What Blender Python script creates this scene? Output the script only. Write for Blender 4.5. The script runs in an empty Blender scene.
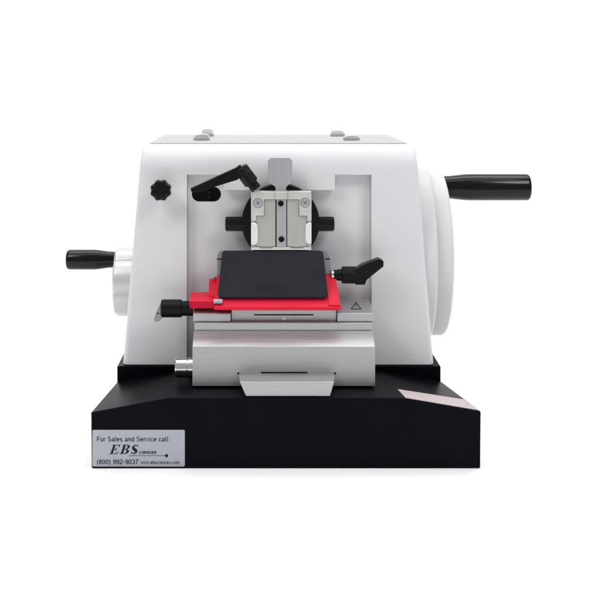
import bpy, bmesh, math, random
from mathutils import Vector, Matrix
random.seed(7)
sc = bpy.context.scene
COL = sc.collection
# ---------------------------------------------------------------- units: millimetres while modelling
D, VX, VY, CZ = 1100.0, 262.0, 78.0, 389.0        # lens distance, principal point of the photo, lens height
OFF = Vector((20, 150, 0))                        # root of the machine on the table
def S(Y): return D / (D + Y)
def X(px, Y): return (px - VX) / S(Y)
def Z(py, Y): return CZ - (py - VY) / S(Y)
def P(px, py, Y): return Vector((X(px, Y), Y, Z(py, Y)))

# ---------------------------------------------------------------- materials
def mat(name, col, rough=0.5, metal=0.0, spec=0.5, bump=None, streak=None, var=None, trans=0.0, coat=0.0, aniso=0.0, ior=1.45):
    m = bpy.data.materials.new(name); m.use_nodes = True
    nt = m.node_tree; N = nt.nodes; L = nt.links
    b = N['Principled BSDF']
    b.inputs['Base Color'].default_value = (*col, 1)
    b.inputs['Roughness'].default_value = rough
    b.inputs['Metallic'].default_value = metal
    b.inputs['Specular IOR Level'].default_value = spec
    b.inputs['Transmission Weight'].default_value = trans
    b.inputs['Coat Weight'].default_value = coat
    b.inputs['IOR'].default_value = ior
    tc = N.new('ShaderNodeTexCoord')
    if var:                                        # (scale, amount): slight wear in tone and gloss
        n = N.new('ShaderNodeTexNoise'); n.inputs['Scale'].default_value = var[0]; n.inputs['Detail'].default_value = 6
        L.new(tc.outputs['Object'], n.inputs['Vector'])
        mr = N.new('ShaderNodeMapRange'); mr.inputs[1].default_value = .3; mr.inputs[2].default_value = .7
        mr.inputs[3].default_value = 1 - var[1]; mr.inputs[4].default_value = 1 + var[1]
        L.new(n.outputs['Fac'], mr.inputs[0])
        vm = N.new('ShaderNodeVectorMath'); vm.operation = 'SCALE'; vm.inputs[0].default_value = col
        L.new(mr.outputs[0], vm.inputs['Scale']); L.new(vm.outputs[0], b.inputs['Base Color'])
        mm = N.new('ShaderNodeMath'); mm.operation = 'MULTIPLY'; mm.inputs[1].default_value = rough
        L.new(mr.outputs[0], mm.inputs[0]); L.new(mm.outputs[0], b.inputs['Roughness'])
    if bump or streak:
        n = N.new('ShaderNodeTexNoise'); n.inputs['Detail'].default_value = 3
        mp = N.new('ShaderNodeMapping'); L.new(tc.outputs['Object'], mp.inputs['Vector']); L.new(mp.outputs[0], n.inputs['Vector'])
        bp = N.new('ShaderNodeBump')
        if streak:                                 # (axis, strength): brushed lines along that axis
            sv = [1500, 1500, 1500]; sv[streak[0]] = 18
            mp.inputs['Scale'].default_value = sv; n.inputs['Scale'].default_value = 1
            bp.inputs['Strength'].default_value = streak[1]; bp.inputs['Distance'].default_value = 0.0003
            mr = N.new('ShaderNodeMapRange'); mr.inputs[1].default_value = .25; mr.inputs[2].default_value = .75
            mr.inputs[3].default_value = rough - .07; mr.inputs[4].default_value = rough + .09
            L.new(n.outputs['Fac'], mr.inputs[0]); L.new(mr.outputs[0], b.inputs['Roughness'])
            mc = N.new('ShaderNodeMapRange'); mc.inputs[1].default_value = .25; mc.inputs[2].default_value = .75
            mc.inputs[3].default_value = .87; mc.inputs[4].default_value = 1.08
            L.new(n.outputs['Fac'], mc.inputs[0])
            vm = N.new('ShaderNodeVectorMath'); vm.operation = 'SCALE'; vm.inputs[0].default_value = col
            L.new(mc.outputs[0], vm.inputs['Scale']); L.new(vm.outputs[0], b.inputs['Base Color'])
        else:                                      # (scale, strength)
            n.inputs['Scale'].default_value = bump[0]
            bp.inputs['Strength'].default_value = bump[1]; bp.inputs['Distance'].default_value = 0.0004
        L.new(n.outputs['Fac'], bp.inputs['Height']); L.new(bp.outputs[0], b.inputs['Normal'])
    return m

M = dict(
    paint   = mat('white_enamel', (.66, .66, .678), .36, spec=.35, bump=(420, .09), var=(14, .012)),
    panel   = mat('grey_white_panel', (.69, .69, .708), .40, spec=.3, bump=(420, .05), var=(18, .015)),
    wheel   = mat('white_wheel_enamel', (.62, .62, .62), .36, spec=.2, var=(20, .012)),
    base    = mat('black_powder_coat', (.0022, .0022, .0046), .36, spec=.06, bump=(900, .10), var=(30, .08)),
    plastic = mat('black_moulded_plastic', (.004, .004, .0055), .34, spec=.22, bump=(700, .05), var=(60, .08)),
    gloss   = mat('black_gloss_grip', (.004, .004, .006), .15, spec=.30, var=(40, .06)),
    pad     = mat('black_anodised_plate', (.013, .0145, .021), .48, spec=.20, bump=(900, .07), var=(45, .15)),
    alu     = mat('brushed_aluminium', (.455, .455, .465), .42, .74, streak=(0, .34)),
    alu2    = mat('satin_aluminium', (.48, .48, .49), .44, .7, streak=(0, .16)),
    nickel  = mat('warm_nickel', (.70, .695, .655), .36, .6, bump=(900, .05), var=(70, .05)),
    bright  = mat('bright_nickel', (.86, .85, .81), .3, .35),
    nickel2 = mat('matt_nickel', (.50, .495, .455), .45, .6, bump=(900, .05), var=(70, .05)),
    steel   = mat('grey_steel', (.42, .43, .45), .44, .45, streak=(2, .10)),
    dsteel  = mat('dark_steel', (.30, .30, .31), .38, 1, var=(60, .08)),
    chrome  = mat('polished_chrome', (.74, .74, .75), .2, 1),
    red     = mat('red_anodised_aluminium', (.70, .012, .042), .45, 0, spec=.22, bump=(900, .04), var=(60, .05)),
    cast    = mat('satin_silver_wheel', (.60, .60, .605), .38, .3, streak=(0, .10)),
    clear   = mat('smoky_clear_plastic', (.62, .62, .62), .3, trans=.6),
    lid     = mat('frosted_acrylic', (.42, .42, .42), .6, spec=.05),
    foil    = mat('silver_foil_label', (.37, .38, .42), .42, .35, bump=(1500, .03), var=(120, .03)),
    ink     = mat('black_ink', (.012, .012, .02), .55, spec=.2),
    pink    = mat('faded_pink_label', (.47, .405, .405), .6, spec=.3, var=(160, .05)),
    void    = mat('matt_black', (.003, .003, .004), .7, spec=.1),
    cloth   = mat('white_studio_paper', (.97, .97, .97), .8, spec=.1),
)

# ---------------------------------------------------------------- mesh helpers (mm)
def face(bm, vs):
    try: return bm.faces.new(vs)
    except ValueError: return None
def loft(bm, rings, cap=True):
    R = [[bm.verts.new(p) for p in r] for r in rings]
    n = len(R[0])
    for a, b in zip(R, R[1:]):
        for i in range(n):
            face(bm, (a[i], a[(i+1) % n], b[(i+1) % n], b[i]))
    if cap:
        face(bm, list(reversed(R[0]))); face(bm, R[-1])
    return R
def hexa(bm, p):                                    # p: 4 bottom points, 4 top points
    loft(bm, [p[:4], p[4:]])
def box(bm, x0, x1, y0, y1, z0, z1):
    hexa(bm, [(x0,y0,z0),(x1,y0,z0),(x1,y1,z0),(x0,y1,z0),(x0,y0,z1),(x1,y0,z1),(x1,y1,z1),(x0,y1,z1)])
def prism_xz(bm, pts, y0, y1):
    loft(bm, [[(x, y0, z) for x, z in pts], [(x, y1, z) for x, z in pts]])
def prism_px(bm, pts, y0, y1, Yp=None):             # outline read off the front, at its own distance
    Yp = y0 if Yp is None else Yp
    prism_xz(bm, [(X(a, Yp), Z(b, Yp)) for a, b in pts], y0, y1)
def prism_yz(bm, pts, x0, x1):
    loft(bm, [[(x0, y, z) for y, z in pts], [(x1, y, z) for y, z in pts]])
def lathe(bm, p0, axis, prof, n=48, rad=None):      # prof: (distance along axis, radius); rad: radius factor by angle
    p0 = Vector(p0); a = Vector(axis).normalized()
    u = a.orthogonal().normalized() if abs(a.x) < .99 else Vector((0, 0, 1))
    if abs(a.y) > .99: u = Vector((0, 0, 1))
    v = a.cross(u)
    rings = []
    for t, r in prof:
        ring = []
        for i in range(n):
            th = 2*math.pi*i/n
            k = rad(th) if rad else 1
            ring.append(p0 + a*t + (u*math.cos(th) + v*math.sin(th))*r*k)
        rings.append(ring)
    loft(bm, rings)
def cyl(bm, p0, p1, r, n=40, e=.6):                 # cylinder with eased ends
    p0 = Vector(p0); p1 = Vector(p1); L = (p1-p0).length
    e = min(e, r*.5, L*.3)
    lathe(bm, p0, p1-p0, [(0, r-e), (e*.3, r-e*.3), (e, r), (L-e, r), (L-e*.3, r-e*.3), (L, r-e)], n)
def rrect(x0, x1, z0, z1, r, n=6):
    out = []
    for cx, cz, a in ((x1-r, z0+r, -90), (x1-r, z1-r, 0), (x0+r, z1-r, 90), (x0+r, z0+r, 180)):
        for i in range(n+1):
            t = math.radians(a + 90*i/n); out.append((cx+r*math.cos(t), cz+r*math.sin(t)))
    return out
def finish(me, angle=32):
    for p in me.polygons: p.use_smooth = True
    me.set_sharp_from_angle(angle=math.radians(angle))
def build(name, bm, material, parent, bevel=0, seg=2, smooth=32, label=None):
    bmesh.ops.recalc_face_normals(bm, faces=bm.faces)
    for v in bm.verts: v.co = (v.co - OFF) * .001
    me = bpy.data.meshes.new(name); bm.to_mesh(me); bm.free()
    finish(me, smooth)
    me.materials.append(M[material])
    o = bpy.data.objects.new(name, me); COL.objects.link(o); o.parent = parent
    if bevel:
        md = o.modifiers.new('edge', 'BEVEL'); md.width = bevel*.001; md.segments = seg
        md.limit_method = 'ANGLE'; md.angle_limit = math.radians(35); md.harden_normals = True
    if label: o['label'] = label
    return o
def new(): return bmesh.new()
def ray_plane(px, py, p0, n):
    o = Vector((0, -D, CZ)); d = Vector((px-VX, D, VY-py))
    return o + d * ((Vector(p0)-o).dot(n) / d.dot(n))
def apply_mods(o):
    dg = bpy.context.evaluated_depsgraph_get()
    me = bpy.data.meshes.new_from_object(o.evaluated_get(dg))
    o.modifiers.clear(); old = o.data; o.data = me
    return o
def cut(o, cutters):
    for i, c in enumerate(cutters):
        md = o.modifiers.new('cut', 'BOOLEAN'); md.operation = 'DIFFERENCE'; md.solver = 'EXACT'; md.object = c
    bpy.context.view_layer.update()
    apply_mods(o)
    for c in cutters: bpy.data.objects.remove(c, do_unlink=True)
    finish(o.data, 30)

# ---------------------------------------------------------------- setting: one white paper sweep
bm = new()
prof = [(-650, -1.6), (1500, -1.6)]
for i in range(1, 13):
    a = math.radians(90*i/12); prof.append((1500+500*math.sin(a), 498.4-500*math.cos(a)))
prof.append((2000, 3000))
vs = [[bm.verts.new((x, y, z)) for y, z in prof] for x in (-4500, 4500)]
for i in range(len(prof)-1): bm.faces.new((vs[0][i], vs[1][i], vs[1][i+1], vs[0][i+1]))
fl = build('floor', bm, 'cloth', None)
fl.location = OFF*.001
fl['kind'] = 'structure'; fl['label'] = 'seamless white studio floor curving up into the backdrop'

# ---------------------------------------------------------------- the machine
root = bpy.data.objects.new('rotary_microtome', None); COL.objects.link(root)
root.location = OFF*.001; root.empty_display_size = .05
root['label'] = 'white rotary microtome on a black base with red blade holder, standing on plain white'
root['category'] = 'microtome'

# --- black base
Fl, Ol, Bol, Bfl = (-94,0,69), (-171,0,54.5), (-157.8,105,57), (-91.8,105,69)
Fr, Or_, Bor, Bfr = (140,0,69), (219,0,55.5), (195,105,57.5), (127.3,105,69)
bm = new()
z0 = -1.2
loft(bm, [[(-170.5,0,z0), (218.5,0,z0), Or_, Fr, Fl, Ol],
          [(-157.8,105,z0), (195,105,z0), Bor, Bfr, Bfl, Bol]])
base = build('base', bm, 'base', root, bevel=.9)
bm = new(); box(bm, -158.6, 195.6, 104, 330, -1, 73.5)
build('plinth', bm, 'base', base, bevel=.8)

# --- white housing
bm = new()
Yf, Yb, zb, zt = 108, 322, 73.9, 315.5
xl = lambda z: -153.2 + .084*(z-73.5)
xr = lambda z: 188.9 - .079*(z-73.5)
hexa(bm, [(xl(zb),Yf,zb),(xr(zb),Yf,zb),(xr(zb),Yb,zb),(xl(zb),Yb,zb),(xl(zt),Yf,zt),(xr(zt),Yf,zt),(xr(zt),Yb,zt),(xl(zt),Yb,zt)])
bm.edges.ensure_lookup_table()
e = [e for e in bm.edges if all(abs(v.co.z-zt) < .1 and abs(v.co.y-Yf) < .1 for v in e.verts)]
bmesh.ops.bevel(bm, geom=e, offset=27, segments=14, profile=.5, affect='EDGES', clamp_overlap=False)
bmesh.ops.recalc_face_normals(bm, faces=bm.faces)
side = [f for f in bm.faces if abs(f.normal.x) > .9]
e = list({ed for f in side for ed in f.edges if not all(abs(v.co.z-zb) < .1 for v in ed.verts)})
bmesh.ops.bevel(bm, geom=e, offset=5.5, segments=6, profile=.5, affect='EDGES', clamp_overlap=False)
housing = build('housing', bm, 'paint', root)
outline = [(187,390),(187,175),(224,175),(224,190.3),(335,190.3),(335,175),(371.3,175),(371.3,390)]
bm = new(); prism_px(bm, outline, 60, 130, Yp=108)
cutter = build('cutter', bm, 'void', root)
cut(housing, [cutter])
md = housing.modifiers.new('edge', 'BEVEL'); md.width = .0007; md.segments = 2; md.limit_method = 'ANGLE'; md.angle_limit = math.radians(60); md.harden_normals = True
# panel inside the opening, with a pill-shaped slot
def inset_pts(pts, Yp, d):
    q = [(X(a, Yp), Z(b, Yp)) for a, b in pts]
    q[0] = (q[0][0]+d, 74.2); q[1] = (q[1][0]+d, q[1][1]-d); q[2] = (q[2][0]-d, q[2][1]-d); q[3] = (q[3][0]-d, q[3][1]-d)
    q[4] = (q[4][0]+d, q[4][1]-d); q[5] = (q[5][0]+d, q[5][1]-d); q[6] = (q[6][0]-d, q[6][1]-d); q[7] = (q[7][0]-d, 74.2)
    return q
bm = new(); prism_xz(bm, inset_pts(outline, 108, .25), 119.3, 129.8)
panel = build('front_panel', bm, 'panel', housing)
def pill(px0, px1, py0, py1, Y, grow=0):
    x0, x1, a, b = X(px0, Y)-grow, X(px1, Y)+grow, Z(py1, Y)-grow, Z(py0, Y)+grow
    return rrect(x0, x1, a, b, (b-a)/2-.01, 12)
bm = new(); prism_xz(bm, pill(191.8, 221, 186.8, 201.6, 119.3), 110, 127)
c2 = build('cutter', bm, 'void', root); cut(panel, [c2])
bm = new(); prism_xz(bm, pill(191.8, 221, 186.8, 201.6, 119.3, -.15), 120, 126.9)
slot = build('slot', bm, 'void', root)
bm = new()
cyl(bm, P(209.5, 192.5, 117.6), P(209.5, 192.5, 121), 1.5, 16)
cyl(bm, P(209.2, 195.8, 117.9), P(209.2, 195.8, 121), 1.2, 16)
box(bm, X(208.6,120), X(210.2,120), 117, 119, Z(199,117), Z(196,117))
build('pin', bm, 'pad', slot)

# clear lid and its clips on top of the housing
bm = new()
pts = rrect(-126.3, 162.6, 132, 319, 4)
loft(bm, [[(x, y, 315.6) for x, y in pts], [(x, y, 316.05) for x, y in pts]])
build('lid', bm, 'lid', housing, bevel=.2)
def clip(px0, px1, ytop, Yc, lean):
    bm = new()
    x0, x1 = X(px0, Yc), X(px1, Yc); zt_ = Z(ytop, Yc); zb_ = 316.2
    h = zt_-zb_; w = x1-x0
    pts = [(x0, zb_), (x1, zb_), (x1, zb_+h*.75)]
    for i in range(9):
        t = i/8; pts.append((x1 - w*(.06+.88*t), zb_+h*(.78+.22*math.sin(math.pi*(t*.82+.09+lean*.04))**.8)))
    pts.append((x0, zb_+h*.75))
    prism_xz(bm, pts, Yc-7, Yc+7)
    box(bm, x0-1.5, x1+1.5, Yc-11, Yc-7.1, 316.2, 319.8)
    return build('lid_clip', bm, 'clear', housing, bevel=.8)
clip(195.2, 208.8, 134.0, 195, 1); clip(202, 213, 128.8, 285, -1)
clip(344, 358, 135.2, 195, 1); clip(331, 343.5, 130.2, 285, -1)

# eight-lobed locking knob
def star(th):
    return 1 - .06*math.cos(8*th)
bm = new()
c = P(161, 190, 92)
lathe(bm, (c.x, 84, c.z), (0,1,0), [(0, 6.5), (.3, 8.6), (1.2, 10.2), (2.6, 10.9), (11, 10.9), (12.4, 10.2), (13, 8)], 96, star)
knob = build('locking_knob', bm, 'plastic', root, smooth=28)
bm = new(); cyl(bm, (c.x, 97.2, c.z), (c.x, 108.2, c.z), 6)
build('stem', bm, 'plastic', knob)

# --- hand wheel on the right
wy, wz = 221, 180.7
def rounded_disc(bm, x0, x1, R, r, n=120, dish=0):
    L = x1-x0; pr = [(0, R-14), (0, R-2), (.6, R-.6), (2, R)]
    for i in range(0, 9):
        a = math.radians(90*i/8); pr.append((L-r+r*math.sin(a), R-r+r*math.cos(a)))
    if dish: pr += [(L, R-r-8), (L-dish*.5, R-r-13), (L-dish, R-r-20), (L-dish, 24), (L+3, 20), (L+3, 2)]
    lathe(bm, (x0, wy, wz), (1, 0, 0), pr, n)
bm = new(); rounded_disc(bm, 195.4, 214.6, 98, 4, dish=6)
wheel = build('handwheel', bm, 'wheel', root)
bm = new(); rounded_disc(bm, 176, 195, 107.3, 3.5)
build('mounting_ring', bm, 'wheel', wheel)
def grip(bm, x0, x1, y, z, r_in, r_out, split):
    s = 1 if x1 > x0 else -1; L = abs(x1-x0); k = L*split
    pr = [(0, r_in*.8), (0, r_in), (k*.4, r_in+(r_out-r_in)*.18), (k*.8, r_in+(r_out-r_in)*.75), (k, r_out-.15), (k*1.12, r_out), (L-4, r_out), (L-2, r_out-.4), (L-.7, r_out-1.4), (L, r_out-3)]
    pr += [(L, 3), (L-.6, 2.2), (L-.6, .5)]
    lathe(bm, (x0, y, z), (s, 0, 0), pr, 64)
bm = new(); hy = 221
grip(bm, 213, X(529.3, hy), hy, Z(187.2, hy), 13.4, 16.1, .30)
build('handle', bm, 'gloss', wheel)

# --- coarse feed wheel on the left
cy, cz = 190, Z(281.5, 190)
def lobe6(th):
    return .90 + .11*abs(math.cos(3*(th+math.radians(LOBE))))**.6
LOBE = 72
bm = new()
lathe(bm, (-138, cy, cz), (-1, 0, 0), [(0, 36), (0, 40.6), (28, 40.6), (30.5, 40.2), (32.2, 39), (33, 37), (33, 22), (31, 20), (31, 3)], 192, lobe6)
cw = build('feed_wheel', bm, 'cast', root, smooth=22)
bm = new(); grip(bm, -170, X(66.8, cy), cy, Z(259.6, cy), 9.2, 11.8, .42)
build('handle', bm, 'gloss', cw)

# --- specimen clamp
c = P(280.6, 222.6, 98)
bm = new()
lathe(bm, (c.x, 97.3, c.z), (0,1,0), [(0, 39.2), (.2, 41.8), (1.0, 42.4), (12, 42.4), (13, 41.4)], 96)
disc = build('clamp_disc', bm, 'plastic', root)
bm = new(); lathe(bm, (c.x, 110, c.z), (0,1,0), [(0, 29), (15, 29)], 64)
build('ram', bm, 'dsteel', disc)
def stud(px0, px1):
    bm = new(); Y = 104.5
    lathe(bm, P(px0, 224, Y), (1,0,0), [(0, 6.4), (.3, 7.2), (1.2, 8.1), (X(px1,Y)-X(px0,Y), 8.1)], 8)
    build('stud', bm, 'plastic', disc, smooth=20, bevel=.4)
stud(225.3, 246); 
bm = new(); Y = 104.5
lathe(bm, P(334.2, 224, Y), (-1,0,0), [(0, 6.4), (.3, 7.2), (1.2, 8.1), (X(334.2,Y)-X(314,Y), 8.1)], 8)
build('stud', bm, 'plastic', disc, smooth=20, bevel=.4)
# crop coordinates of the clamp face (7.5 px per photo px, from 240,180)
def q(pts): return [(240+a/7.5, 180+b/7.5) for a, b in pts]
bm = new(); prism_px(bm, q([(83,522),(83,88),(536,88),(536,522)]), 89, 97, Yp=84)
plate = build('clamp_plate', bm, 'nickel', root, bevel=.6)
def raised(name, pts, y0, y1, material, bevel=.5, parent=plate, seg=2):
    bm = new(); prism_px(bm, q(pts), y0, y1, Yp=84); return build(name, bm, material, parent, bevel=bevel, seg=seg)
raised('corner_bracket', [(83,87),(258,87),(258,146),(180,146),(180,268),(122,268),(122,306),(83,306)], 83.6, 88.9, 'nickel')
raised('corner_bracket', [(360,87),(536,87),(536,306),(503,306),(503,268),(445,268),(445,146),(360,146)], 83.6, 88.9, 'nickel')
raised('jaw', [(124,500),(124,272),(183,272),(183,150),(266,150),(266,500)], 86.2, 88.9, 'nickel2', .3)
raised('jaw', [(354,500),(354,150),(442,150),(442,272),(500,272),(500,500)], 86.2, 88.9, 'nickel2', .3)
raised('centre_bar', [(274,503),(274,150),(348,150),(348,503)], 85.4, 88.9, 'alu2', .5)
raised('top_bridge', [(259,148),(259,92),(359,92),(359,148)], 85.0, 88.9, 'nickel', .5)
def rpad(x0, x1, z0, z1, left):
    r = 36; pts = []
    arc = lambda cx, cz, a0: [(cx+r*math.cos(math.radians(a0+15*i)), cz+r*math.sin(math.radians(a0+15*i))) for i in range(7)]
    if left: pts = [(x0, z1), (x0, z0)] + arc(x1-r, z0+r, -90) + arc(x1-r, z1-r, 0)
    else: pts = [(x1, z0), (x1, z1)] + arc(x0+r, z1-r, 90) + arc(x0+r, z0+r, 180)
    return pts
raised('side_pad', rpad(83, 134, 318, 488, True), 82.6, 88.9, 'bright', 1.4, seg=4)
raised('side_pad', rpad(491, 536, 318, 480, False), 82.6, 88.9, 'bright', 1.4, seg=4)
raised('foot_strip', [(83,526),(83,505),(150,505),(150,514),(240,514),(248,504),(376,504),(384,514),(474,514),(474,505),(536,505),(536,526)], 84.6, 88.9, 'nickel', .3)
raised('gap', [(152,526),(152,515),(238,515),(238,526)], 85.4, 88.9, 'void', 0)
raised('gap', [(386,526),(386,515),(472,515),(472,526)], 85.4, 88.9, 'void', 0)
raised('gap', [(266.6,503),(266.6,150),(273.4,150),(273.4,503)], 87.5, 88.9, 'void', 0)
raised('gap', [(348.6,503),(348.6,150),(353.4,150),(353.4,503)], 87.5, 88.9, 'void', 0)
def socket_screw(zx, zy):
    px, py = 240+zx/7.5, 180+zy/7.5; c = P(px, py, 84)
    bm = new(); r = 3.1
    lathe(bm, (c.x, 83.6, c.z), (0,1,0), [(1.0, .1), (1.0, 1.4), (0, 1.5), (0, r-.5), (.4, r), (2.5, r)], 32)
    build('screw', bm, 'plastic', plate)
socket_screw(306, 176); socket_screw(311, 445)
def cross_screw(zx, zy, rot, y0=82.9, r=4.6, px=None, parent=plate, drive='dsteel', head='steel'):
    c = P(px[0], px[1], y0) if px else P(240+zx/7.5, 180+zy/7.5, 84)
    bm = new()
    lathe(bm, (c.x, y0, c.z), (0,1,0), [(0, .3), (0, r*.8), (.3, r*.95), (.8, r), (1.2, r)], 40)
    s_ = build('screw', bm, head, parent)
    o = s_
    bm = new()
    for k in (0, 1):
        a = rot + k*math.pi/2; d = Vector((math.cos(a), 0, math.sin(a))); n = Vector((-d.z, 0, d.x))
        C = Vector((c.x, y0-.08-.05*k, c.z)); l, w = r*.58, r*.13
        p = [C-d*l-n*w, C+d*l-n*w, C+d*l+n*w, C-d*l+n*w]
        loft(bm, [p, [v+Vector((0,.06+.05*k,0)) for v in p]])
    # joined into the screw head as its drive recess
    bmesh.ops.recalc_face_normals(bm, faces=bm.faces)
    for v in bm.verts: v.co = (v.co-OFF)*.001
    me = o.data; b2 = bmesh.new(); b2.from_mesh(me); n0 = len(b2.faces)
    tmp = bpy.data.meshes.new('t'); bm.to_mesh(tmp); bm.free(); b2.from_mesh(tmp); b2.faces.ensure_lookup_table()
    me.materials.append(M[drive])
    for f in b2.faces[n0:]: f.material_index = 1
    b2.to_mesh(me); b2.free(); finish(me)
    # dark seat ring round the head
    return o
def seat_ring(zx, zy):
    c = P(240+zx/7.5, 180+zy/7.5, 84); bm = new()
    lathe(bm, (c.x, 83.45, c.z), (0,1,0), [(0, 4.8), (0, 5.3), (.3, 5.3)], 40); return build('washer', bm, 'dsteel', plate)
for a, b, r_ in ((135, 173, .5), (488, 170, .9)):
    seat_ring(a, b); cross_screw(a, b, r_)
bm = new()
prism_px(bm, [(275.4,198),(275.4,187),(268.3,181.8),(267.8,160.8),(270.6,157.8),(289.6,157.8),(292.4,160.8),(292.2,181.5),(286.2,187),(286.2,198)], 90.5, 94.5, Yp=90)
bm.verts.ensure_lookup_table()
build('steel_tongue', bm, 'steel', root, bevel=.4)
# clearance behind the plate is carried by the disc

# clamp lever, upper left
def dirp(a, b, Y): return P(a[0], a[1], Y), P(b[0], b[1], Y)
Yl = 84
p0, p1 = dirp((240.0,167.2), (251.8,183), Yl); r = 8.2
bm = new(); L_ = (p1-p0).length
lathe(bm, p0, p1-p0, [(0, r-2.6), (.6, r-1.0), (2, r-.2), (7.5, r), (8.2, r-.5), (8.9, r), (L_-.6, r), (L_, r-.8)], 12)
lev = build('clamp_lever', bm, 'plastic', root, smooth=25, bevel=.3)
p2, p3 = dirp((251.2,182.2), (256.2,188.9), Yl)
bm = new(); L_ = (p3-p2).length
lathe(bm, p2, p3-p2, [(0, 5.9), (L_*.35, 5.9), (L_*.4, 5.2), (L_*.46, 5.9), (L_, 5.9)], 32)
build('collar', bm, 'plastic', lev)
p4 = p2 + (p2-p0).normalized()*-(p2-p0).length
bm = new(); cyl(bm, p0-(p1-p0).normalized()*1.2, p0+(p1-p0).normalized()*1.0, 3.6, 24)
build('screw', bm, 'dsteel', lev)
def lever_arm(pts, y0, y1, parent, ins=1.5, dep=.9):
    bm = new(); prism_px(bm, pts, y0, y1, Yp=(y0+y1)/2)
    bmesh.ops.recalc_face_normals(bm, faces=bm.faces)
    f = [f for f in bm.faces if f.normal.y < -.99]
    if ins:
        bmesh.ops.inset_region(bm, faces=f, thickness=ins, depth=0)
        bmesh.ops.translate(bm, verts=f[0].verts[:], vec=(0, dep, 0))
    return build('arm', bm, 'plastic', parent, bevel=.6)
lever_arm([(190.6,188.2),(192,192),(201,191.3),(215.5,186.2),(238,179.3),(243.5,171),(240.5,164.2),(235.3,167.8),(218,175.6),(203,182.6)], 77, 88, lev, 0)

# --- aluminium carriage
bm = new()
prism_yz(bm, [(35.5,70.8),(35.5,111.4),(56,123.3),(112,123.3),(112,70.8)], -71.8, 116.8)
car = build('carriage', bm, 'alu', root, bevel=.6)
bm = new(); box(bm, -71.2, 116.2, 57.5, 113, 123.5, 131.2)
build('slide_rail', bm, 'alu2', car, bevel=.7)
bm = new(); box(bm, -32.3, 78.8, 66, 108, 131.4, 143.2)
ctr = build('centre_rail', bm, 'alu2', car, bevel=.4)
bm = new(); box(bm, X(254,66), X(313.5,66), 65.75, 66.5, Z(315.4,66), Z(314.2,66))
build('slot', bm, 'void', car)
cross_screw(0, 0, .4, y0=65.3, r=2.1, px=(284, 319.2), parent=car, drive='void', head='chrome')
def end_plate(x0, x1):
    bm = new(); prism_yz(bm, [(61.5,131.5),(61.5,140.6),(108,146.6),(108,131.5)], x0, x1)
    return build('end_plate', bm, 'alu2', car, bevel=1.1, seg=3)
end_plate(-72.6, -32.9); end_plate(79.4, 118.0)
# warning triangle engraved on the right end plate
pn = Vector((0, -6.0, 46.5)).normalized(); pp = Vector((0, 61.5, 140.6))
def W(px, py, up=.12): return ray_plane(px, py, pp, pn) + pn*up
def stroke(bm, a, b, w, plane_n, h=.06, ext=0):
    d = (b-a).normalized(); n = plane_n.cross(d).normalized()*w/2
    a = a-d*ext; b = b+d*ext
    p = [a-n, b-n, b+n, a+n]
    loft(bm, [p, [v+plane_n*h for v in p]])
bm = new()
A_, B_, C_ = W(356, 302.0), W(350.3, 309.4), W(361.7, 309.4)
cen = (A_+B_+C_)/3
outer = [A_, B_, C_]; inner = [cen+(p-cen)*.72 for p in outer]
lo = [bm.verts.new(p) for p in outer+inner]; hi = [bm.verts.new(p+pn*.06) for p in outer+inner]
for i in range(3):
    j = (i+1) % 3
    for V, fl_ in ((lo, 1), (hi, 0)): face(bm, (V[i], V[j], V[3+j], V[3+i]))
    face(bm, (lo[i], lo[j], hi[j], hi[i])); face(bm, (lo[3+i], lo[3+j], hi[3+j], hi[3+i]))
stroke(bm, W(356, 304.4), W(356, 306.9), .75, pn)
stroke(bm, W(356, 307.5), W(356, 308.1), .75, pn)
build('warning_triangle', bm, 'ink', car)
# chrome locking knob beside the carriage
bm = new(); Y = 60
kz = Z(367.3, Y)
lathe(bm, (X(175.2,Y), Y, kz), (1,0,0), [(0, 3), (0, 8.6), (.5, 9.9), (1.5, 10.6), (12.2, 10.6), (12.8, 9.7), (13.6, 9.7), (14.2, 10.9), (19.2, 10.9)], 56)
build('chrome_knob', bm, 'chrome', car)
# bent clamping plate at the front
bm = new()
hexa(bm, [(-16.2,3,69.7),(68.2,3,69.7),(68.2,5,69.7),(-16.2,5,69.7),(-22.2,3,84),(72.4,3,84),(72.4,5,84),(-22.2,5,84)])
hexa(bm, [(-22.2,5.05,82),(72.4,5.05,82),(75.2,35.3,82),(-24.2,35.3,82),(-22.2,5.05,83.95),(72.4,5.05,83.95),(75.2,35.3,84),(-24.2,35.3,84)])
slide = build('front_plate', bm, 'alu', root, bevel=.7)
bm = new(); box(bm, X(261,35), X(307.5,35), 35.2, 36, 84.4, 85.7)
build('slot', bm, 'void', slide)
for px in (238.2, 335.2):
    bm = new(); c = P(px, 373.5, 34.6); cyl(bm, (c.x, 34.2, c.z), (c.x, 36.5, c.z), 1.0, 16)
    build('hinge_pin', bm, 'void', slide)

# --- red blade holder
bm = new()
A = [(52,146),(52,149.2),(90,176),(97,176),(97,143.6)]
xL = lambda y: -50.3 + 1.6*(y-52)/38
xR = lambda y: 82.7 - 3.8*(y-52)/38
loft(bm, [[(xL(y), y, z) for y, z in A], [(xR(y), y, z) for y, z in A]])
holder = build('blade_holder', bm, 'red', root, bevel=.7)
bm = new()                                          # tab on the left, lower step beside it
hexa(bm, [(-76.4,64,145),(-46,64,145),(-46,96,145),(-77.6,96,145),(-76.4,55,154.6),(-46,55,154.6),(-46,92,157.2),(-77.6,92,157.2)])
build('side_tab', bm, 'red', holder, bevel=.8)
bm = new()
hexa(bm, [(-57.4,70,150),(-47,70,150),(-47,96.5,150),(-57.4,96.5,150),(-57.2,72,157.5),(-47,72,157.5),(-47,90,172),(-57.2,90,172)])
build('step_block', bm, 'red', holder, bevel=.6)
bm = new()                                          # guard plate on the right
n_ = Vector((0, -26.8, 38)).normalized()
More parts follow.
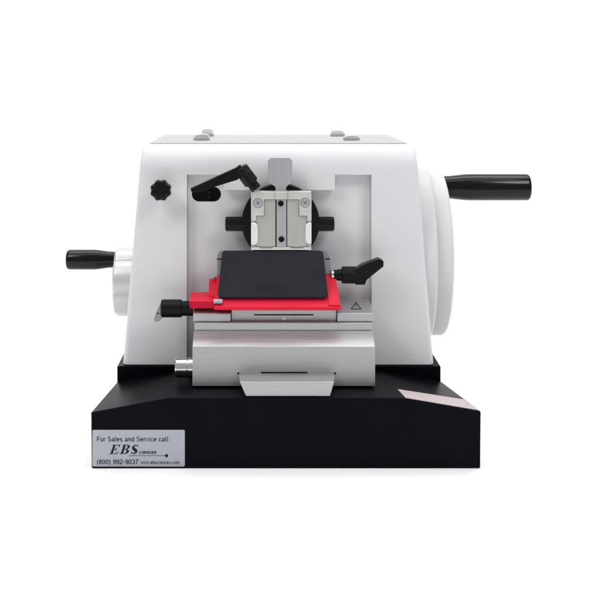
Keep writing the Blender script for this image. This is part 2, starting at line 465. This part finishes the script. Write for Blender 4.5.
a0, a1 = Vector((70, 53.2, 150.05)), Vector((82.2, 53.2, 150.05))
b0, b1 = Vector((68.5, 90, 176)), Vector((79.2, 90, 176))
lo_ = [a0, a1, b1, b0]; loft(bm, [[p+n_*.1 for p in lo_], [p+n_*1.5 for p in lo_]])
build('guard_plate', bm, 'red', holder, bevel=.5)
bm = new(); cyl(bm, P(213.6, 301.4, 54.5), P(222.6, 301.4, 54.5), 2.4, 24)
build('pin', bm, 'alu', holder)
bm = new(); cyl(bm, P(212.6, 277.4, 86), P(216.4, 277.4, 86), 1.7, 20)
build('pin', bm, 'dsteel', holder)
# grey clamp body behind the black plate
bm = new()
pr = [(66,160),(89.5,196),(89.5,201.4),(96.4,201.4),(96.4,176.2),(82,170)]
loft(bm, [[(-40, y, z) for y, z in pr], [(63, y, z) for y, z in pr]])
bl = build('clamp_body', bm, 'dsteel', root, bevel=.4)
for pts in ([(217.2,277),(217.2,256),(219.5,251.8),(226,251.2),(226,277)], [(320,277),(320,251.6),(326.8,252.2),(329.2,256.5),(331.6,277)]):
    bm = new(); prism_px(bm, pts, 90, 96.6)
    build('end_cheek', bm, 'dsteel', bl, bevel=.6)
for a, b in ((217, 221.5), (325, 330)):
    bm = new(); box(bm, X(a,90)-.1, X(b,90), 89.7, 91, Z(259.6,90), Z(258.6,90)); build('seam', bm, 'void', bl)
# black pressure plate, tilted
f0 = P(217.6, 297.2, 57); f1 = P(328.4, 297.2, 57); t1 = P(323, 250.4, 86); t0 = P(222.4, 250.4, 86)
up = ((t0+t1)/2-(f0+f1)/2); nn = Vector((0, -up.z, up.y)).normalized()
corners = [f0, f1, t1, t0]; rr = [5, 5, 4, 4]; pts = []
for i in range(4):
    p = corners[i]; a = (corners[i-1]-p).normalized(); b = (corners[(i+1) % 4]-p).normalized()
    pa, pb = p+a*rr[i], p+b*rr[i]
    for k in range(8):
        t = k/7; pts.append(pa*(1-t)**2 + p*2*t*(1-t) + pb*t*t)
bm = new(); loft(bm, [[p-nn*3.4 for p in pts], [Vector(p) for p in pts]])
build('pressure_plate', bm, 'pad', root, bevel=.7, seg=3)
# lever on the right of the blade holder
Y = 88
bm = new()
x0 = X(341.5, Y); zc = Z(275, Y)
lathe(bm, (x0, Y, zc), (1,0,0), [(0, 8.2), (.6, 9.4), (15.2, 9.4), (16, 8.6)], 10)
lv = build('locking_lever', bm, 'plastic', root, smooth=25, bevel=.4)
bm = new(); lathe(bm, (X(333.5,Y), Y, zc), (1,0,0), [(0, 4.6), (.4, 5.6), (4, 5.6), (4.5, 6.2), (X(343,Y)-X(333.5,Y), 6.2)], 32)
build('shaft', bm, 'plastic', lv)
bm = new(); lathe(bm, (X(330.5,Y), Y, zc), (1,0,0), [(0, 4.0), (1.0, 5.2), (3.4, 5.2)], 24)
build('ferrule', bm, 'chrome', lv)
lever_arm([(354.8,283.6),(364.2,283.6),(365.8,279),(382.8,265.4),(382.8,260),(378.4,258),(362,264.2),(354.8,268.6)], 80, 95, lv, 1.6, 1.6)
# micrometer knob on the left of the blade holder
Y = 78
zc = Z(308.4, Y)
def knurl(th): return 1 + .007*math.cos(36*th)
bm = new()
lathe(bm, (X(161,Y), Y, zc), (1,0,0), [(0, 7.8), (.6, 9.0), (1.4, 9.5), (21.5, 9.5), (22.2, 8.9), (22.3, 7.9), (34.4, 7.9)], 180, knurl)
kn = build('adjusting_knob', bm, 'plastic', root, smooth=25)
bm = new(); prism_px(bm, [(154,318.5),(155.2,321.2),(159.5,320.4),(163.5,316),(163.5,303.5),(161.5,302.4),(158.4,307.5)], 74, 81, Yp=78)
build('tip', bm, 'dsteel', kn, bevel=.7)
bm = new(); cyl(bm, P(158.2, 313.4, 73.6), P(158.2, 313.4, 75), 1.0, 16); build('pin', bm, 'void', kn)

# --- stickers
bm = new(); prism_xz(bm, rrect(-169.6, -77.2, .6, 37.2, 1.4), -.35, -.02)
st = build('service_sticker', bm, 'foil', root, label='silver service sticker with phone number on the front of the black base')
def curve_to_mesh(cu):
    o = bpy.data.objects.new('t', cu); COL.objects.link(o); bpy.context.view_layer.update()
    me = bpy.data.meshes.new_from_object(o.evaluated_get(bpy.context.evaluated_depsgraph_get()))
    bpy.data.objects.remove(o, do_unlink=True)
    return me
def ink(me, name, px0, px1, py_base, py_top, ref_h=None, shear=0, parent=st):
    for v in me.vertices: v.co.x += shear*v.co.y
    xs = [v.co.x for v in me.vertices]; ys = [v.co.y for v in me.vertices]
    x0, x1 = min(xs), max(xs); h = ref_h or max(ys)
    zb_, zt_ = Z(py_base, 0), Z(py_top, 0)
    for v in me.vertices:
        x = X(px0, 0) + (v.co.x-x0)/(x1-x0)*(px1-px0)
        z = zb_ + v.co.y/h*(zt_-zb_)
        v.co = (Vector((x, -.43 - 2*v.co.z, z)) - OFF)*.001
    me.materials.clear(); me.materials.append(M['ink'])
    bm = bmesh.new(); bm.from_mesh(me); bmesh.ops.recalc_face_normals(bm, faces=bm.faces); bm.to_mesh(me); bm.free()
    o = bpy.data.objects.new(name, me); COL.objects.link(o); o.parent = parent
    return o
# plain sans lettering drawn as strokes on a grid (cap height 1, x-height .73)
def A(cx, cy, rx, ry, a0, a1, n=14): return [(cx+rx*math.cos(math.radians(a0+(a1-a0)*i/n)), cy+ry*math.sin(math.radians(a0+(a1-a0)*i/n))) for i in range(n+1)]
W_ = .115
h_ = W_/2
XH = .73
o_ = lambda: [A(.28, XH/2, .28-h_, XH/2-h_, 0, 360, 28)]
GL = {
 'F': (.60, [[(h_+.03,0),(h_+.03,1)], [(.03,1-h_),(.58,1-h_)], [(.03,.52),(.52,.52)]]),
 'S': (.68, [A(.33,.735,.245,.21,25,270)+A(.33,.285,.265,.23,90,-160)]),
 'o': (.56, o_()),
 'r': (.34, [[(h_+.03,0),(h_+.03,XH)], [(h_+.03,.40)]+A(.30,.42,.21,.255,165,88,8)]),
 'a': (.56, [A(.27,.50,.19,.175,160,0)+[(.46,.16)]+A(.53,.13,.07,.075,180,280,5), A(.25,.20,.19,.145,0,360,24) ]),
 'l': (.24, [[(.12,0),(.12,1)]]),
 'e': (.56, [[(h_+.02,.38),(.50,.38)]+A(.28,XH/2,.28-h_,XH/2-h_,3,320,26)]),
 's': (.50, [A(.25,.535,.165,.14,25,270,12)+A(.25,.205,.19,.15,90,-160,12)]),
 'n': (.56, [[(h_+.03,0),(h_+.03,XH)], [(h_+.03,.40)]+A(.29,.45,.2,.225,170,0,12)+[(.49,0)]]),
 'd': (.56, [[(.50,0),(.50,1)], A(.27,XH/2,.225,XH/2-h_,0,360,26)]),
 'b': (.56, [[(.06,0),(.06,1)], A(.29,XH/2,.225,XH/2-h_,0,360,26)]),
 'v': (.50, [[(.03,XH),(.25,.03),(.47,XH)]]),
 'w': (.72, [[(.03,XH),(.20,.03),(.36,XH),(.52,.03),(.69,XH)]]),
 'i': (.24, [[(.12,0),(.12,XH)], [(.12,.87),(.12,1)]]),
 'c': (.50, [A(.28,XH/2,.28-h_,XH/2-h_,40,320,24)]),
 'm': (.86, [[(h_+.03,0),(h_+.03,XH)], [(h_+.03,.42)]+A(.265,.46,.17,.215,170,0,10)+[(.435,0)], [(.435,.42)]+A(.61,.46,.175,.215,170,0,10)+[(.785,0)]]),
 ':': (.28, [[(.14,0),(.14,.14)], [(.14,XH-.14),(.14,XH)]]),
 '.': (.28, [[(.14,0),(.14,.14)]]),
 '-': (.34, [[(.03,.37),(.31,.37)]]),
 '(': (.34, [A(.46,.40,.34,.66,125,235,12)]),
 ')': (.34, [A(-.12,.40,.34,.66,55,-55,12)]),
 '0': (.56, [A(.28,.5,.28-h_,.5-h_,0,360,30)]),
 '8': (.56, [A(.28,.74,.19,.205,0,360,24), A(.28,.27,.22,.215,0,360,24)]),
 '9': (.56, [A(.28,.68,.22,.265,0,360,26), A(.28,.5,.22,.443,0,-30,4)[:1]+[(.50,.62)]+A(.26,.44,.24,.385,10,-140,14)]),
 '2': (.56, [A(.28,.70,.215,.245,170,-20,14)+[(.40,.46),(.17,.24),(.075,h_),(.53,h_)]]),
 '3': (.56, [A(.28,.735,.2,.21,160,-90,14), A(.28,.285,.22,.23,90,-160,14)]),
 '7': (.56, [[(.04,1-h_),(.50,1-h_),(.36,.66),(.25,.35),(.21,0)]]),
 ' ': (.28, []),
}
def text(body, px0, px1, py_base, py_top, bold=1.0, shear=0):
    bm = bmesh.new(); x = 0; z = 0.0
    for ch in body:
        adv, strokes = GL[ch]
        for k, st_ in enumerate(strokes):
            z = .004*k; n = len(st_); L_, R_ = [], []; w = h_*bold
            closed = n > 3 and math.dist(st_[0], st_[-1]) < 1e-6
            for i, p in enumerate(st_):
                a = st_[i-1] if i else (st_[-2] if closed else p); b = st_[i+1] if i < n-1 else (st_[1] if closed else p)
                def nrm(p_, q_):
                    dx, dy = q_[0]-p_[0], q_[1]-p_[1]; l = math.hypot(dx, dy) or 1; return (-dy/l, dx/l)
                if a == p: nx, ny = nrm(p, b); m = 1
                elif b == p: nx, ny = nrm(a, p); m = 1
                else:
                    n1, n2 = nrm(a, p), nrm(p, b); nx, ny = n1[0]+n2[0], n1[1]+n2[1]; l = math.hypot(nx, ny) or 1; nx /= l; ny /= l
                    m = min(1/max(nx*n1[0]+ny*n1[1], .3), 1.9)
                L_.append(bm.verts.new((x+p[0]+nx*w*m, p[1]+ny*w*m, z))); R_.append(bm.verts.new((x+p[0]-nx*w*m, p[1]-ny*w*m, z)))
            for i in range(n-1): face(bm, (L_[i], L_[i+1], R_[i+1], R_[i]))
        x += adv + .085
    me = bpy.data.meshes.new('lettering'); bm.to_mesh(me); bm.free()
    return ink(me, 'lettering', px0, px1, py_base, py_top, 1.0, shear)
text('For Sales and Service call:', 97, 169.5, 441.4, 436.5, 1.3)
text('(800) 992-9037', 97, 138.6, 464.0, 459.4, 1.35)
text('www.ebsciences.com', 140.8, 179.4, 464.0, 460.4, 1.3)
text('ciences', 139.2, 156.6, 453.8, 450.0, 1.6, .28)
def glyphs(polys):
    cu = bpy.data.curves.new('t', 'CURVE'); cu.dimensions = '2D'; cu.fill_mode = 'BOTH'; cu.extrude = .01
    for pl in polys:
        sp = cu.splines.new('POLY'); sp.points.add(len(pl)-1); sp.use_cyclic_u = True
        for pt, (x, y) in zip(sp.points, pl): pt.co = (x, y, 0, 1)
    return curve_to_mesh(cu)
def arc(cx, cy, rx, ry, a0, a1, n=10): return [(cx+rx*math.cos(math.radians(a0+(a1-a0)*i/n)), cy+ry*math.sin(math.radians(a0+(a1-a0)*i/n))) for i in range(n+1)]
Eg = [[(0,0),(.72,0),(.80,.29),(.75,.29),(.64,.10),(.52,.06),(.34,.06),(.34,.47),(.44,.48),(.50,.36),(.55,.36),(.55,.66),(.50,.66),(.44,.54),(.34,.53),(.34,.94),(.52,.94),(.64,.89),(.70,.74),(.75,.74),(.74,1),(0,1),(0,.96),(.12,.93),(.12,.07),(0,.04)]]
sh = lambda P_, dx: [[(x+dx, y) for x, y in p] for p in P_]
Bg = [[(0,0),(.45,0)] + arc(.48,.26,.34,.26,-90,80) + arc(.46,.76,.30,.24,-75,90) + [(0,1),(0,.96),(.12,.93),(.12,.07),(0,.04)],
      [(.34,.06)] + arc(.42,.265,.16,.205,-90,90) + [(.34,.47)],
      [(.34,.54)] + arc(.40,.74,.14,.20,-90,90) + [(.34,.94)]]
sp_c = [(.08,.20,.05),(.16,.10,.05),(.30,.05,.06),(.46,.09,.10),(.54,.22,.14),(.48,.36,.15),(.32,.48,.16),(.16,.60,.15),(.10,.75,.14),(.18,.90,.09),(.32,.95,.06),(.46,.90,.05),(.54,.80,.05)]
lf, rt = [], []
for i, (x, y, w) in enumerate(sp_c):
    a = sp_c[max(i-1, 0)]; b = sp_c[min(i+1, len(sp_c)-1)]
    dx, dy = b[0]-a[0], b[1]-a[1]; l = math.hypot(dx, dy)
    lf.append((x-dy/l*w*.85, y+dx/l*w*.85)); rt.append((x+dy/l*w*.85, y-dx/l*w*.85))
Sg = [lf + rt[::-1]]
ink(glyphs(Eg + sh(Bg, .95) + sh(Sg, 1.92)), 'lettering', 109, 138.6, 453.9, 444.6, 1.0, .30)
bm = new(); box(bm, X(129,0), X(166,0), -.47, -.43, Z(455.75,0), Z(455.35,0))
build('printed_line', bm, 'ink', st)
bm = new(); c = P(166.6, 455.5, 0); lathe(bm, (c.x, -.5, c.z), (0,1,0), [(0, 1.65), (.07, 1.65)], 24)
build('printed_dot', bm, 'ink', st)
# pale pink strip on the right slope of the base
u = Vector(Or_)-Vector(Fr); v = Vector(Bor)-Vector(Fr); pn2 = u.cross(v).normalized()
bm = new()
pts = [ray_plane(a, b, Fr, pn2) for a, b in ((405.6,398.0),(478.0,410.3),(463.5,399.6),(397.6,389.4))]
loft(bm, [[p+pn2*.05 for p in pts], [p+pn2*.35 for p in pts]])
build('strip_sticker', bm, 'pink', root, label='faded pink strip sticker on the right slope of the black base')

# ---------------------------------------------------------------- camera: level view camera with a shifted lens
cam = bpy.data.cameras.new('camera'); co = bpy.data.objects.new('camera', cam); COL.objects.link(co)
co.location = (0, -D*.001, CZ*.001); co.rotation_euler = (math.radians(90), 0, 0)
cam.sensor_width = 36; cam.lens = 36*D/600
cam.shift_x = (300-VX)/600; cam.shift_y = -(300-VY)/600
cam.clip_start = .05; cam.clip_end = 50
sc.camera = co

# ---------------------------------------------------------------- studio light
w = bpy.data.worlds.new('World'); sc.world = w; w.use_nodes = True
w.node_tree.nodes['Background'].inputs[0].default_value = (.96, .97, 1, 1)
w.node_tree.nodes['Background'].inputs[1].default_value = .37
def lamp(name, loc, target, size, power, size_y=None, col=(1, 1, 1)):
    l = bpy.data.lights.new(name, 'AREA'); l.energy = power; l.color = col
    l.shape = 'RECTANGLE' if size_y else 'SQUARE'; l.size = size
    if size_y: l.size_y = size_y
    o = bpy.data.objects.new(name, l); COL.objects.link(o); o.location = loc
    o.rotation_euler = (Vector(target)-Vector(loc)).to_track_quat('-Z', 'Y').to_euler()
    return o
lamp('softbox', (-.95, -.75, 1.40), (0, .1, .2), .55, 8.8)
lamp('softbox', (.95, -.75, 1.40), (0, .1, .2), .55, 8.8)
lamp('overhead_softbox', (0, .12, 3.5), (0, .08, 0), 3.2, 54)
lamp('backdrop_light', (0, .75, 2.0), (0, 1.9, .5), 3.2, 34, .5)

sc.view_settings.view_transform = 'Standard'; sc.view_settings.look = 'None'
sc.view_settings.exposure = .07; sc.view_settings.gamma = 1
sc.cycles.use_denoising = True
